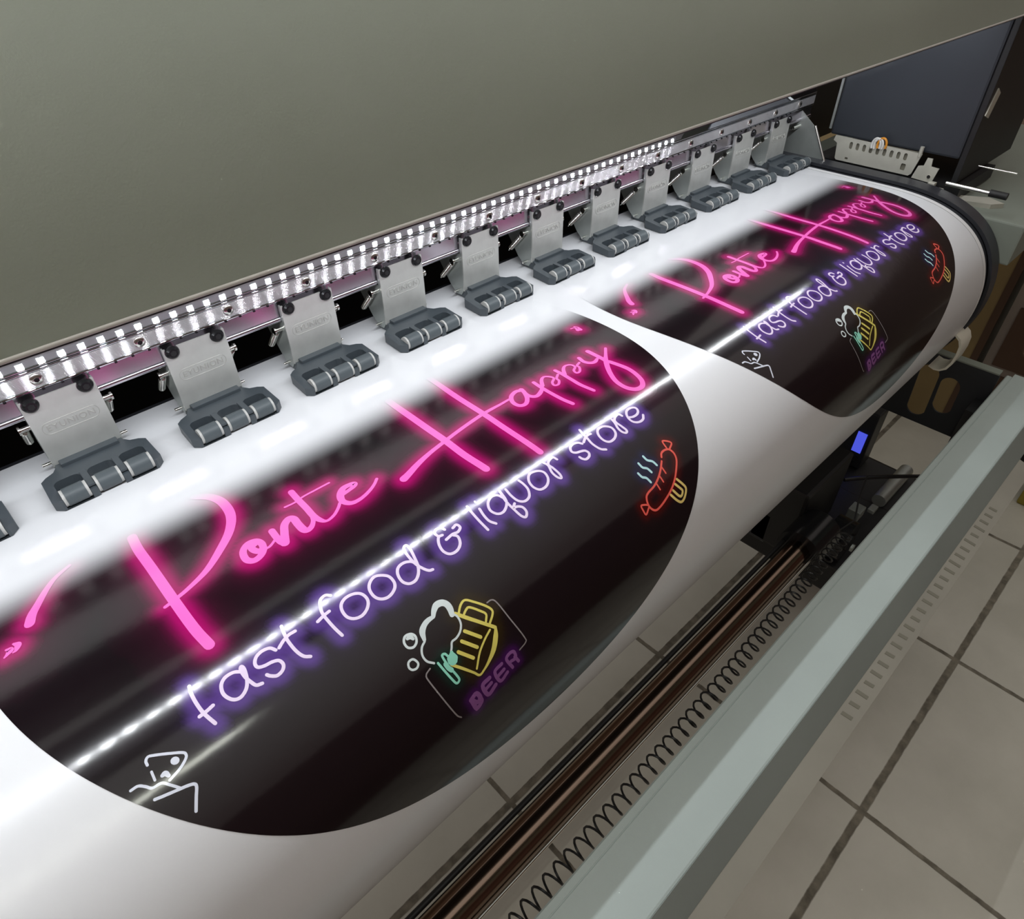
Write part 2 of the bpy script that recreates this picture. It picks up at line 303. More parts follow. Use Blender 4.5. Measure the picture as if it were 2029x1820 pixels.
# --- artwork
ART = json.loads('''[["s",[[-217.1,189.4,8],[-218.6,208.0,8],[-218.5,234.7,8],[-218.8,280.1,8],[-218.4,314.4,8],[-216.4,334.5,8]]],["s",[[-226.2,281.6,3],[-218.8,280.1,3.5],[-205.1,276.4,4],[-187.1,268.9,5.5],[-169.6,255.7,7],[-153.8,240.6,8],[-144.1,222.7,8.5],[-142.4,202.2,8.5],[-147.6,187.8,8],[-157.5,178.1,7]]],["s",[[-265.9,185.3,3],[-278.2,191.1,4],[-286.8,198.7,5],[-297.1,211.0,6],[-302.7,218.1,7],[-306.3,225.7,7.5]]],["s",[[-325.3,238.9,2],[-323.2,240.9,5],[-325.6,243.6,3],[-328.0,245.4,1.5]]],["s",[[-320.0,236.9,2],[-317.9,239.9,5],[-320.0,244.0,3],[-322.2,244.9,1.5]]],["s",[[309.0,213.3,2],[314.0,215.2,2],[312.6,221.7,5]]],["s",[[315.6,212.5,2],[317.7,217.1,2],[315.8,223.1,5]]],["s",[[-141.0,273.5,6],[-143.3,267.5,6],[-150.2,266.0,6],[-156.8,271.4,6],[-158.6,280.9,6],[-154.5,286.0,6],[-147.9,284.9,6],[-143.2,280.5,6],[-141.0,273.5,6]]],["s",[[-144.2,269.2,6],[-149.5,272.0,6],[-147.7,278.8,6],[-142.2,280.1,6]]],["s",[[-141.7,280.6,2.5],[-137.3,281.0,2.5],[-129.4,276.7,2.5]]],["s",[[-127.7,266.3,6],[-128.4,276.3,6],[-128.2,283.1,6],[-126.1,286.3,6]]],["s",[[-126.4,286.1,8],[-121.3,276.5,7],[-116.3,267.6,7],[-110.1,263.8,7],[-106.8,266.8,7],[-107.3,274.8,7],[-107.2,283.0,7],[-105.1,286.4,6],[-100.4,285.4,5],[-95.6,280.3,4],[-93.2,274.2,4]]],["s",[[-90.9,234.4,6],[-91.6,247.7,6],[-91.8,262.6,6],[-92.4,275.0,6],[-90.8,283.5,5],[-87.1,288.4,3],[-79.5,287.2,3],[-72.2,282.7,3],[-66.8,277.7,3]]],["s",[[-105.0,248.2,2.2],[-95.8,249.0,2.2],[-86.3,247.5,2.2],[-74.1,247.6,2.2],[-59.5,247.9,2.2]]],["s",[[-59.4,269.7,5],[-51.9,269.3,4],[-45.4,267.7,5],[-42.9,265.4,5],[-46.3,263.6,5],[-54.5,263.6,6],[-61.1,269.6,7],[-63.7,277.7,6],[-59.4,284.7,5],[-50.3,285.9,4],[-39.1,283.0,3.5],[-30.6,278.8,3],[-24.5,274.2,3]]],["s",[[56.6,180.3,8],[56.4,194.2,8],[56.6,220.5,8],[56.7,248.7,8],[57.1,276.5,8],[57.2,304.7,8],[60.6,331.6,8]]],["s",[[115.0,176.4,7],[114.6,194.9,7],[113.6,227.9,7],[113.9,268.5,7],[114.3,306.5,7],[117.6,348.2,7]]],["s",[[-6.2,291.5,8],[1.4,289.2,7],[15.2,284.3,6],[33.4,279.5,5],[57.0,275.4,4.5],[82.3,271.6,4.5],[113.9,268.5,4.5],[137.7,268.8,3.5],[152.8,268.6,3]]],["s",[[171.4,265.5,5],[165.0,263.4,5],[155.7,266.8,5],[150.0,275.3,5],[151.0,284.0,5],[157.9,286.6,5],[166.1,280.7,5],[171.8,270.0,5],[172.5,264.4,5]]],["s",[[173.1,265.0,5],[170.6,275.0,5],[171.8,281.1,5],[176.7,284.7,5],[185.0,282.5,5],[192.6,277.5,3.5]]],["s",[[192.2,264.4,4.5],[191.4,276.3,5],[191.6,290.6,5],[193.1,307.0,5],[196.2,319.3,5]]],["s",[[194.8,275.4,5],[201.9,267.2,4],[208.3,264.7,3],[213.4,269.6,3],[214.0,274.6,3],[207.2,278.7,3],[204.9,283.9,3],[209.3,285.8,3],[214.9,281.7,3],[216.3,276.7,3],[223.0,272.2,3]]],["s",[[226.6,264.5,4.5],[227.1,275.1,5],[226.9,288.7,5],[227.1,302.8,5],[230.7,318.9,4.5]]],["s",[[228.5,277.5,5],[235.7,268.9,4],[242.2,266.0,3],[248.0,269.3,3],[248.3,275.2,3],[241.9,279.2,3],[240.7,284.5,3],[245.6,284.9,3],[251.3,279.2,3],[251.8,275.1,3],[258.6,272.6,3]]],["s",[[265.3,266.0,5],[263.6,274.9,5],[267.1,281.6,5],[272.9,283.8,5],[280.0,281.3,3.5]]],["s",[[283.6,263.3,6],[283.8,274.3,6],[284.1,285.1,6],[283.7,291.4,6]]],["s",[[304.1,273.3,3.5],[293.6,282.4,4],[282.5,292.5,6],[270.7,307.2,6],[262.7,323.4,6],[262.8,337.3,6],[269.7,346.6,6],[279.4,348.0,6],[286.8,341.9,6],[290.4,330.8,6],[291.2,318.5,6],[288.6,306.4,6],[285.3,294.9,6]]],["t",[[-241.4,354.4,2.6],[-242.8,360.5,2.6],[-243.3,368.8,2.6],[-242.7,377.8,2.6],[-240.2,388.1,2.6]]],["t",[[-245.9,377.8,2.6],[-240.8,377.4,2.6],[-235.5,376.5,2.6]]],["t",[[-209.1,367.3,2.6],[-213.7,364.3,2.6],[-219.9,364.1,2.6],[-224.5,367.4,2.6],[-226.4,374.0,2.6],[-223.9,380.6,2.6],[-219.1,383.1,2.6],[-213.2,380.6,2.6],[-209.1,375.0,2.6],[-206.7,367.2,2.6],[-207.2,363.9,2.6],[-208.9,366.0,2.6],[-209.0,372.3,2.6],[-207.7,378.2,2.6],[-206.0,382.2,2.6],[-202.2,383.6,2.6]]],["t",[[-182.2,368.1,2.6],[-184.7,364.2,2.6],[-189.9,362.7,2.6],[-195.5,364.0,2.6],[-198.8,367.8,2.6],[-198.6,371.5,2.6],[-194.4,373.5,2.6],[-188.9,374.3,2.6],[-184.6,376.3,2.6],[-183.6,380.6,2.6],[-186.3,384.1,2.6],[-191.2,385.1,2.6],[-195.0,382.5,2.6],[-196.6,380.2,2.6]]],["t",[[-169.2,354.2,2.6],[-171.0,362.0,2.6],[-171.7,368.3,2.6],[-171.2,377.5,2.6],[-169.1,384.2,2.6],[-165.2,387.6,2.6]]],["t",[[-179.4,368.1,2.6],[-174.4,365.4,2.6],[-168.9,363.7,2.6],[-163.4,363.9,2.6]]],["t",[[-126.4,355.1,2.6],[-129.7,352.4,2.6],[-134.5,353.4,2.6],[-137.3,357.3,2.6],[-139.7,363.8,2.6],[-139.8,372.5,2.6],[-139.1,380.9,2.6],[-137.9,388.0,2.6]]],["t",[[-146.3,367.8,2.6],[-140.1,366.4,2.6],[-134.7,365.8,2.6]]],["t",[[-111.1,365.2,2.6],[-106.6,369.2,2.6],[-105.9,375.8,2.6],[-109.7,381.1,2.6],[-116.3,384.0,2.6],[-122.6,382.8,2.6],[-126.6,378.3,2.6],[-126.8,371.6,2.6],[-124.0,366.4,2.6],[-118.2,364.0,2.6],[-111.1,365.2,2.6]]],["t",[[-84.5,364.9,2.6],[-80.3,369.7,2.6],[-80.3,376.8,2.6],[-84.2,381.5,2.6],[-91.3,383.7,2.6],[-97.3,381.5,2.6],[-100.2,376.3,2.6],[-99.5,369.2,2.6],[-95.5,364.4,2.6],[-89.7,362.5,2.6],[-84.5,364.9,2.6]]],["t",[[-55.0,375.1,2.6],[-57.4,369.6,2.6],[-63.1,366.6,2.6],[-69.5,367.4,2.6],[-73.6,372.4,2.6],[-74.4,379.7,2.6],[-70.9,384.5,2.6],[-64.9,385.1,2.6],[-59.3,381.5,2.6],[-55.4,375.6,2.6],[-52.9,367.6,2.6],[-50.8,359.0,2.6],[-51.4,354.1,2.6],[-54.9,355.8,2.6],[-56.3,362.5,2.6],[-56.1,372.6,2.6],[-53.7,380.0,2.6],[-50.7,384.6,2.6],[-47.5,385.8,2.6]]],["t",[[-8.4,364.8,2.6],[-3.6,363.9,2.6],[-2.7,368.1,2.6],[-7.3,370.5,2.6],[-12.7,369.5,2.6],[-20.5,370.5,2.6]]],["t",[[-13.2,370.1,2.6],[-10.3,374.1,2.6],[-13.1,380.6,2.6],[-19.5,384.2,2.6],[-26.5,383.2,2.6],[-29.7,377.7,2.6],[-28.4,370.3,2.6],[-24.3,364.7,2.6],[-20.2,364.9,2.6]]],["t",[[-23.9,364.1,2.6],[-24.5,359.6,2.6],[-21.0,357.3,2.6],[-16.7,358.5,2.6],[-15.1,361.8,2.6]]],["t",[[16.8,354.8,2.6],[15.8,363.5,2.6],[15.5,374.4,2.6],[16.0,384.5,2.6]]],["t",[[24.1,363.5,2.6],[22.6,371.6,2.6],[22.9,378.7,2.6],[26.2,384.0,2.6]]],["t",[[26.1,354.8,2.0],[25.8,356.2,2.0]]],["t",[[50.0,367.6,2.6],[47.4,361.9,2.6],[41.3,360.1,2.6],[34.4,363.6,2.6],[31.0,370.6,2.6],[33.8,377.1,2.6],[39.8,378.9,2.6],[46.6,375.6,2.6],[50.6,370.2,2.6],[52.4,359.6,2.6]]],["t",[[52.4,359.6,2.6],[49.5,371.4,2.6],[49.8,382.9,2.6],[50.9,391.4,2.6],[53.8,394.7,2.6],[57.9,391.3,2.6],[58.1,385.6,2.6],[54.4,382.1,2.6],[50.3,381.2,2.6],[54.6,378.2,2.6]]],["t",[[58.3,361.8,2.6],[57.7,370.0,2.6],[59.3,377.9,2.6],[64.5,382.0,2.6],[71.3,380.6,2.6],[75.8,374.3,2.6],[76.4,367.2,2.6],[75.6,361.5,2.6]]],["t",[[98.3,363.8,2.6],[102.6,369.1,2.6],[100.6,376.6,2.6],[93.8,381.5,2.6],[85.7,381.2,2.6],[81.9,375.4,2.6],[83.1,367.6,2.6],[89.5,362.0,2.6],[98.3,363.8,2.6]]],["t",[[110.1,359.4,2.6],[111.8,365.3,2.6],[109.0,373.5,2.6],[109.6,380.5,2.6],[112.2,383.4,2.6],[114.1,379.3,2.6],[113.6,370.0,2.6],[112.8,364.8,2.6],[116.5,361.6,2.6],[122.8,360.8,2.6],[124.6,365.0,2.6]]],["t",[[160.6,365.9,2.8],[157.6,362.3,2.8],[151.9,360.7,2.8],[146.5,362.4,2.8],[144.0,366.9,2.8],[146.9,370.4,2.8],[152.6,372.1,2.8],[156.5,374.0,2.8],[157.8,377.8,2.8],[155.1,381.1,2.8],[149.7,381.9,2.8],[146.7,379.2,2.8],[145.8,376.4,2.8]]],["t",[[172.2,351.5,2.8],[170.8,357.7,2.8],[170.3,363.9,2.8],[169.3,371.2,2.8],[170.4,378.0,2.8],[172.6,382.5,2.8],[176.5,385.3,2.8]]],["t",[[163.3,365.5,2.8],[168.5,362.7,2.8],[173.7,361.4,2.8],[177.8,361.9,2.8]]],["t",[[198.4,363.8,2.8],[202.8,369.2,2.8],[201.3,376.3,2.8],[195.0,380.6,2.8],[187.0,380.7,2.8],[183.0,375.7,2.8],[183.4,368.2,2.8],[187.6,362.9,2.8],[193.3,362.0,2.8],[198.4,363.8,2.8]]],["t",[[211.7,362.0,2.8],[210.7,367.2,2.8],[208.2,373.7,2.8],[208.4,379.4,2.8],[211.2,382.7,2.8],[214.2,380.8,2.8],[213.6,374.0,2.8],[212.6,367.7,2.8],[213.9,363.6,2.8],[218.7,360.9,2.8],[223.7,360.8,2.8],[225.2,364.5,2.8]]],["t",[[230.1,370.4,2.8],[234.5,372.4,2.8],[241.0,372.6,2.8],[245.9,369.9,2.8],[246.9,365.4,2.8],[242.6,362.5,2.8],[236.0,362.4,2.8],[231.1,365.9,2.8],[228.5,371.8,2.8],[229.6,377.4,2.8],[234.7,381.0,2.8],[241.5,381.0,2.8],[246.5,377.0,2.8]]],["yB",[[-55.0,426.5,3],[-49.2,434.3,3.2],[-40.8,444.8,3],[-31.9,455.7,3]]],["yB",[[-52.3,427.8,2.0],[-46.9,423.4,2.0],[-41.4,422.4,2.0],[-35.9,427.9,2.0],[-29.2,436.4,2.0],[-26.4,442.2,2.0],[-28.2,445.8,2.0],[-34.3,450.2,2.0]]],["yB",[[-49.0,431.1,2.0],[-45.4,429.2,2.0],[-41.8,429.3,2.0],[-36.0,436.6,2.0],[-32.9,442.1,2.0],[-36.3,446.9,2.0]]],["yB",[[-32.0,456.6,2.5],[-35.4,461.9,4.5],[-42.3,469.6,4.5],[-50.5,475.2,3],[-57.7,478.6,2],[-63.7,479.9,2],[-67.3,474.8,2],[-73.7,466.2,2.4],[-80.6,457.4,2.4]]],["yB",[[-37.1,454.5,1.8],[-45.7,458.5,1.8],[-54.8,464.4,1.8],[-63.5,473.7,1.8]]],["yB",[[-56.6,442.4,3],[-47.4,454.5,3]]],["yB",[[-63.3,447.5,3],[-54.4,459.4,3]]],["yB",[[-70.4,452.7,3],[-61.8,464.5,3]]],["wB",[[-57.8,425.5,4.5],[-56.3,420.7,5.5],[-56.5,416.2,5.5],[-59.1,412.9,5.5],[-64.0,411.9,5.5],[-68.3,414.3,4.5],[-71.7,417.7,3.5]]],["wB",[[-71.9,418.0,3],[-76.9,417.8,4],[-81.8,419.1,4.5],[-86.3,422.5,5],[-88.5,428.3,3]]],["wB",[[-88.9,429.5,1.8],[-93.6,432.1,1.8],[-96.6,437.1,1.8],[-96.2,442.9,1.8],[-92.1,447.7,1.8]]],["wB",[[-56.9,425.6,1.8],[-55.0,429.3,1.8],[-55.8,435.4,1.8],[-59.8,440.2,1.8],[-65.6,442.7,1.8],[-70.4,443.0,1.8],[-73.3,446.5,1.8],[-75.8,449.3,1.8]]],["wB",[[-95.2,418.1,2],[-99.9,417.4,2],[-103.0,420.7,2],[-102.8,425.5,2],[-98.8,427.9,2],[-94.5,425.9,2],[-92.9,421.5,2],[-95.2,418.1,2]]],["wB",[[-99.2,419.8,2.5],[-96.5,419.9,4],[-95.5,422.5,2.5]]],["wB",[[-104.4,435.2,1.8],[-108.5,434.9,1.8],[-110.6,438.3,1.8],[-109.2,441.5,1.8],[-105.5,442.4,1.8],[-102.8,439.9,1.8],[-104.4,435.2,1.8]]],["gB",[[-75.4,449.6,3],[-76.8,452.8,9],[-77.8,454.8,9]]],["gB",[[-79.5,450.4,2],[-80.8,447.1,2],[-83.6,447.4,2],[-83.2,456.9,2],[-81.2,466.7,2],[-81.0,471.5,2],[-84.4,472.2,2],[-86.5,465.5,2],[-88.2,456.9,2],[-89.4,449.6,2]]],["gB",[[-84.5,454.1,4],[-84.0,458.1,4],[-82.7,460.9,4]]],["fB",[[-26.6,435.0,1.2],[-21.5,435.6,1.2],[-18.9,440.4,1.2],[-16.4,457.7,1.2],[-12.2,479.3,1.2],[-13.0,483.8,1.2],[-21.3,485.9,1.2]]],["fB",[[-97.0,449.1,1.2],[-102.2,451.2,1.2],[-102.9,456.9,1.2],[-99.6,477.9,1.2],[-95.9,494.8,1.2],[-93.0,499.9,1.2]]],["vB",[[-79.7,493.1,4],[-73.2,491.4,4],[-71.3,498.1,4],[-75.8,498.5,4],[-79.0,493.8,4]]],["vB",[[-79.3,494.5,4],[-77.7,503.3,4],[-71.5,501.1,4],[-71.8,496.7,4]]],["vB",[[-79.7,493.1,3.2],[-78.0,504.1,3.2]]],["vB",[[-57.1,488.0,3.8],[-65.4,489.6,3.8],[-63.7,500.3,3.8],[-54.3,497.5,3.8]]],["vB",[[-64.4,494.5,3.2],[-57.3,493.0,3.2]]],["vB",[[-41.9,485.1,3.2],[-50.6,487.0,3.2],[-48.9,497.7,3.2],[-40.0,495.4,3.2]]],["vB",[[-49.8,492.3,3.2],[-41.9,490.8,3.2]]],["vB",[[-33.7,495.1,3.0],[-36.2,484.9,3.0],[-31.5,482.3,3.0],[-27.1,483.6,3.0],[-27.6,489.4,3.0],[-33.2,489.2,3.0]]],["vB",[[-28.1,488.0,3.0],[-26.3,494.0,3.0]]],["rS",[[225.2,424.9,2.3],[228.5,421.6,2.3],[234.3,420.9,2.3],[240.0,423.2,2.3],[242.2,429.2,2.3],[239.9,436.4,2.3],[231.4,445.0,2.3],[222.4,452.2,2.3],[212.3,457.8,2.3],[200.1,462.0,2.3],[189.4,464.5,2.3],[181.8,464.5,2.3],[177.3,460.0,2.3],[176.4,454.1,2.3],[179.2,447.9,2.3],[184.5,445.4,2.3],[194.5,443.9,2.3],[204.1,440.5,2.3],[213.5,435.1,2.3],[222.1,428.3,2.3]]],["rS",[[238.4,421.4,2.0],[239.8,412.4,2.0],[245.2,415.0,2.0],[248.1,419.4,2.0],[241.6,422.8,2.0]]],["rS",[[176.3,455.6,2.0],[172.8,453.2,2.0],[167.8,451.5,2.0],[167.1,456.4,2.0],[168.1,461.6,2.0],[175.0,457.9,2.0]]],["rS",[[217.4,433.2,1.9],[217.5,440.6,1.9]]],["rS",[[208.4,438.9,1.9],[208.6,446.2,1.9]]],["rS",[[199.4,442.7,1.9],[199.6,450.4,1.9]]],["cS",[[206.4,413.2,2.6],[207.4,418.6,2.6],[211.9,422.9,2.6],[213.6,428.5,2.6]]],["cS",[[195.7,416.1,2.6],[196.6,421.8,2.6],[200.6,425.4,2.6],[202.4,431.0,2.6]]],["cS",[[187.3,424.0,2.6],[188.7,429.3,2.6],[192.5,432.7,2.6],[194.2,438.6,2.6]]],["yS",[[226.1,452.7,2.8],[229.6,459.4,2.8],[231.8,465.3,2.8],[229.5,469.6,2.8],[223.5,474.2,2.8],[217.8,475.0,2.8],[212.9,469.9,2.8],[208.8,461.8,2.8]]],["yS",[[220.8,455.7,2.8],[224.2,462.0,2.8],[225.9,466.1,2.8],[222.3,469.6,2.8],[218.6,468.3,2.8],[214.3,459.7,2.8]]],["wX",[[-285.3,385.3,1.8],[-284.9,382.4,1.8],[-282.7,380.8,1.8],[-279.4,382.3,1.8],[-273.0,386.3,1.8],[-265.3,391.7,1.8],[-264.1,394.2,1.8],[-265.5,396.5,1.8],[-271.2,399.7,1.8],[-279.1,402.0,1.8]]],["wX",[[-271.3,393.2,5],[-270.9,393.6,5]]],["wX",[[-281.2,396.7,2.5],[-279.2,396.7,3.5],[-278.3,399.1,2.5]]],["wX",[[-285.2,390.5,1.6],[-285.9,396.4,1.6]]],["wX",[[-299.7,392.9,1.8],[-295.2,393.2,1.8],[-291.9,396.3,1.8],[-289.2,399.6,1.8],[-283.6,400.5,1.8],[-280.1,404.8,1.8],[-275.9,410.9,1.8]]],["wX",[[-291.2,406.6,2.0],[-283.1,408.9,2.0],[-272.2,411.8,2.0],[-268.7,413.5,2.0],[-268.5,415.8,2.0],[-271.7,421.2,2.0],[-275.7,428.2,2.0]]]]''')
CS, RAD, CX = .2315, .3455, .250
PINK = (.93, .15, .55); LAV = (.86, .72, .93)
COLS = {'s': PINK, 't': LAV, 'cS': (.55, .85, .88), 'fB': (.30, .27, .27), 'gB': (.33, .80, .62), 'rS': (.90, .13, .10), 'vB': (.27, .10, .30),
        'wB': (.72, .80, .80), 'wX': (.72, .75, .85), 'yB': (.80, .70, .16), 'yS': (.82, .62, .20)}
PART = {'s': 'script_lettering', 't': 'tagline_lettering', 'cS': 'sausage_drawing', 'rS': 'sausage_drawing', 'yS': 'sausage_drawing',
        'fB': 'beer_mug_drawing', 'gB': 'beer_mug_drawing', 'wB': 'beer_mug_drawing', 'yB': 'beer_mug_drawing', 'vB': 'beer_word', 'wX': 'takeaway_box_drawing'}
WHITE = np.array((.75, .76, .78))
def glare_fade(s):                       # glare of the LED-lit rail painted into the ink, whiter towards the back
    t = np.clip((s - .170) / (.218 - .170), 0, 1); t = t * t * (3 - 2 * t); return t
def smooth_line(p, sub=6):
    p = [np.array(q, float) for q in p]
    if len(p) == 2: return [p[0] + (p[1] - p[0]) * t for t in np.linspace(0, 1, 8)]
    closed = np.hypot(*(p[0] - p[-1])[:2]) < .5
    o = []; n = len(p)
    for i in range(n - 1):
        p0 = p[i - 1] if i else (p[-2] if closed else 2 * p[0] - p[1]); p3 = p[i + 2] if i + 2 < n else (p[1] if closed else 2 * p[-1] - p[-2])
        for k in range(sub):
            t = k / sub
            o.append(.5 * (2 * p[i] + (p[i + 1] - p0) * t + (2 * p0 - 5 * p[i] + 4 * p[i + 1] - p3) * t * t + (3 * p[i] - p0 - 3 * p[i + 1] + p3) * t ** 3))
    o.append(p[-1]); return o
def clip_(ln):
    o = [q for q in ln if math.hypot(q[0], q[1] - CS * 1000) < RAD * 1000 - 1.0]
    return o if len(o) > 1 else ln
LINES = [(g, clip_(smooth_line(p))) for g, p in ART]
def ribbon(bm, cl, line, col, off):
    n = len(line); L = []; Rr = []
    for i, q in enumerate(line):
        a = line[max(i - 1, 0)]; b = line[min(i + 1, n - 1)]; t = (b - a)[:2]; l = np.hypot(*t)
        t = t / l if l > 1e-6 else np.array((1., 0)); nr = np.array((-t[1], t[0])); w = max(q[2], .8) / 2
        L.append(q[:2] + nr * w); Rr.append(q[:2] - nr * w)
    def V(p):
        s = p[1] / 1000; v = bm.verts.new(surf(p[0] / 1000, s, off)); f = float(glare_fade(s))
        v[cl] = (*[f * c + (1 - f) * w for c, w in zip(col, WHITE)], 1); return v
    vl = [V(p) for p in L]; vr = [V(p) for p in Rr]
    for i in range(n - 1): bm.faces.new((vl[i], vl[i + 1], vr[i + 1], vr[i]))
    for e, other, va, vb in ((0, 1, vl[0], vr[0]), (n - 1, n - 2, vr[-1], vl[-1])):     # round caps
        c = line[e][:2]; d = c - line[other][:2]; a0 = math.atan2(*(np.array(L[e] if e == 0 else Rr[e]) - c)[::-1]); w = max(line[e][2], .8) / 2
        sg = -1 if (math.cos(a0 + math.pi / 2) * d[0] + math.sin(a0 + math.pi / 2) * d[1]) < 0 else 1
        prev = va; cv = V(c)
        for k in range(1, 7):
            nx = V(c + w * np.array((math.cos(a0 + sg * math.pi * k / 6), math.sin(a0 + sg * math.pi * k / 6)))) if k < 6 else vb
            bm.faces.new((prev, nx, cv)); prev = nx
# round black panel with the printed glow
NR, NC = 190, 210
phi = np.linspace(math.acos((CS - .10) / RAD) , math.pi, NR)
srow = CS - RAD * np.cos(phi); hw = np.sqrt(np.maximum(RAD ** 2 - (srow - CS) ** 2, 1e-8))
srow[-1] = CS + RAD * .99999
U = np.linspace(-1, 1, NC)
GX = hw[:, None] * U[None, :] * 1000; GS = np.repeat(srow[:, None] * 1000, NC, 1)
base = np.zeros((NR, NC, 3)) + np.array((.0085, .0048, .0065))
def glow(groups, col, a, b, peak=1., pw=2):
    D = np.full((NR, NC), 1e9)
    for g, ln in LINES:
        if g not in groups: continue
        P = np.array(ln)
        for k in range(0, len(P) - 1):
            A = P[k, :2]; Bv = P[k + 1, :2] - A; l2 = Bv @ Bv + 1e-9
            dx = GX - A[0]; dy = GS - A[1]
            # only nearby cells
            m = (np.abs(dx) < 45) & (np.abs(dy) < 45)
            if not m.any(): continue
            t = np.clip((dx[m] * Bv[0] + dy[m] * Bv[1]) / l2, 0, 1)
            D[m] = np.minimum(D[m], np.hypot(dx[m] - t * Bv[0], dy[m] - t * Bv[1]) - P[k, 2] / 2)
    D = np.maximum(D, 0)
    f = peak * (np.exp(-(D / a) ** pw) * .8 + .2 * np.exp(-D / b))
    f[D > 44] = 0
    global base
    base = base * (1 - f[..., None]) + np.array(col) * f[..., None]
glow(('s',), (.40, .004, .13), 7.5, 13, .92)
glow(('t',), (.105, .045, .27), 7.0, 7, .93, 3)
glow(('rS',), (.085, .004, .003), 5, 6, .8)
glow(('cS',), (.012, .016, .06), 5, 6, .8)
glow(('yB',), (.030, .018, .002), 7, 5, .9)
glow(('gB',), (.004, .035, .025), 4, 5, .7)
glow(('vB',), (.060, .006, .10), 4, 6, .9)
fd = glare_fade(GS / 1000)[..., None]
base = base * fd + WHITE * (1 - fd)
def make_print(cx, ds):
    bm = bmesh.new(); cl = bm.verts.layers.float_color.new('ink')
    V = [[None] * NC for _ in range(NR)]
    for i in range(NR):
        for j in range(NC):
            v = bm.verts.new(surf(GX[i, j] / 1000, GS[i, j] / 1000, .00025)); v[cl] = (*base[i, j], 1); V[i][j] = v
    for i in range(NR - 1):
        for j in range(NC - 1): bm.faces.new((V[i][j], V[i][j + 1], V[i + 1][j + 1], V[i + 1][j]))
    o = finish('printed_sign', bm, 'ink', sheet, True, ink=True); o.location = (cx, 0, 0)
    parts = {}
    for k_, (g, ln) in enumerate(LINES): parts.setdefault('quotation_mark' + ' ' * ((k_ - 3) // 2) if 3 <= k_ <= 6 else PART[g], []).append((g, ln))
    for pn, lst in parts.items():
        bm = bmesh.new(); cl = bm.verts.layers.float_color.new('ink')
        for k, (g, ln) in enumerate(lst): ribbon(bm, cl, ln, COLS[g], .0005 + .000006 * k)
        finish(pn.strip(), bm, 'ink', o, True, ink=True)
    return o
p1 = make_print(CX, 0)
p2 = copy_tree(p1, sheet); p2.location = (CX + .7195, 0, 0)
p1['label'] = 'nearer round black print with pink script and lavender tagline'
p2['label'] = 'farther round black print with pink script and lavender tagline'

# ---------------------------------------------------------------- guide rail
rail = empty('guide_rail', (.4, .66, .09)); tag(rail, 'long brushed aluminium guide rail with streaky reflections above the roller arms', 'guide rail')
def loc_(prof): return [(y - .66, z - .09) for y, z in prof]
RX0, RX1 = -1.15, 1.03
def rail_piece(name, prof, m, closed=False, sm=False, x1=RX1):
    b = bmesh.new(); sweep(b, loc_(prof), RX0, x1, closed); return finish(name, b, m, rail, sm)
def arc(cy, cz, r, a0, a1, n=8): return [(cy + r * math.cos(math.radians(a0 + (a1 - a0) * i / n)), cz + r * math.sin(math.radians(a0 + (a1 - a0) * i / n))) for i in range(n + 1)]
rail_piece('top_band', [(.70, .1210), (.6520, .1210), (.6451, .1105), (.70, .1105)], 'aluband', True)
rail_piece('ridge', arc(.6458, .1091, .0013, 60, 300), 'aluband', False, True)
rail_piece('ridge', arc(.6458, .1062, .0013, 60, 300), 'aluband', False, True)
fp = [(.70, .1105), (.6462, .1105), (.6462, .1045)]
for k in range(20):      # fine milling ribs along the profile
    zc = .1045 - .0007 * (k + .5); fp += [(.64535 - .00039 * math.cos(a_) + .0001, zc - .00039 * math.sin(a_)) for a_ in np.linspace(-1.1, 1.1, 13)]
fp += [(.70, .0905)]
rail_piece('face', fp, 'alu', True, True)
rail_piece('lower_bead', arc(.6462, .0890, .0018, 70, 290) , 'aluband', False, True)
rail_piece('lower_strip', [(.70, .0905), (.6475, .0905), (.6468, .0700), (.70, .0700)], 'alulip', True)
rail_piece('lower_lip', arc(.6478, .0675, .0032, 90, 270) + [(.70, .0643), (.70, .0707)], 'alulip', True, True)
def screw_mesh(r, h, ax='y'):
    b = bmesh.new(); cyl(b, (0, 0, 0), (0, -h * .55, 0), r, 20, r); cyl(b, (0, -h * .5, 0), (0, -h, 0), r, 20, r * .72)
    return b
b = screw_mesh(.0052, .0022); sc0 = finish('screw', b, 'chrome', rail, True)
b = bmesh.new(); cyl(b, (0, -.0021, 0), (0, -.0026, 0), .0024, 6); sk = finish('hex_socket', b, 'blackscrew', sc0)
xs_ = [.036 + .089 * k for k in range(-4, 16)]
for k, x in enumerate(xs_):
    s = sc0 if k == 0 else copy_tree(sc0, rail)
    s.location = (x - .4, .645 - .66, .0983 - .09)
b = bmesh.new()      # engraved scale marks on the lower bead
for k in range(110):
    x = -.35 + k * .0155
    box(b, x - .4 - .0012, x - .4 + .0012, -.0165, -.0150, .0882 - .09 - .0012, .0882 - .09 + .0004)
finish('scale_marks', b, 'blackscrew', rail)
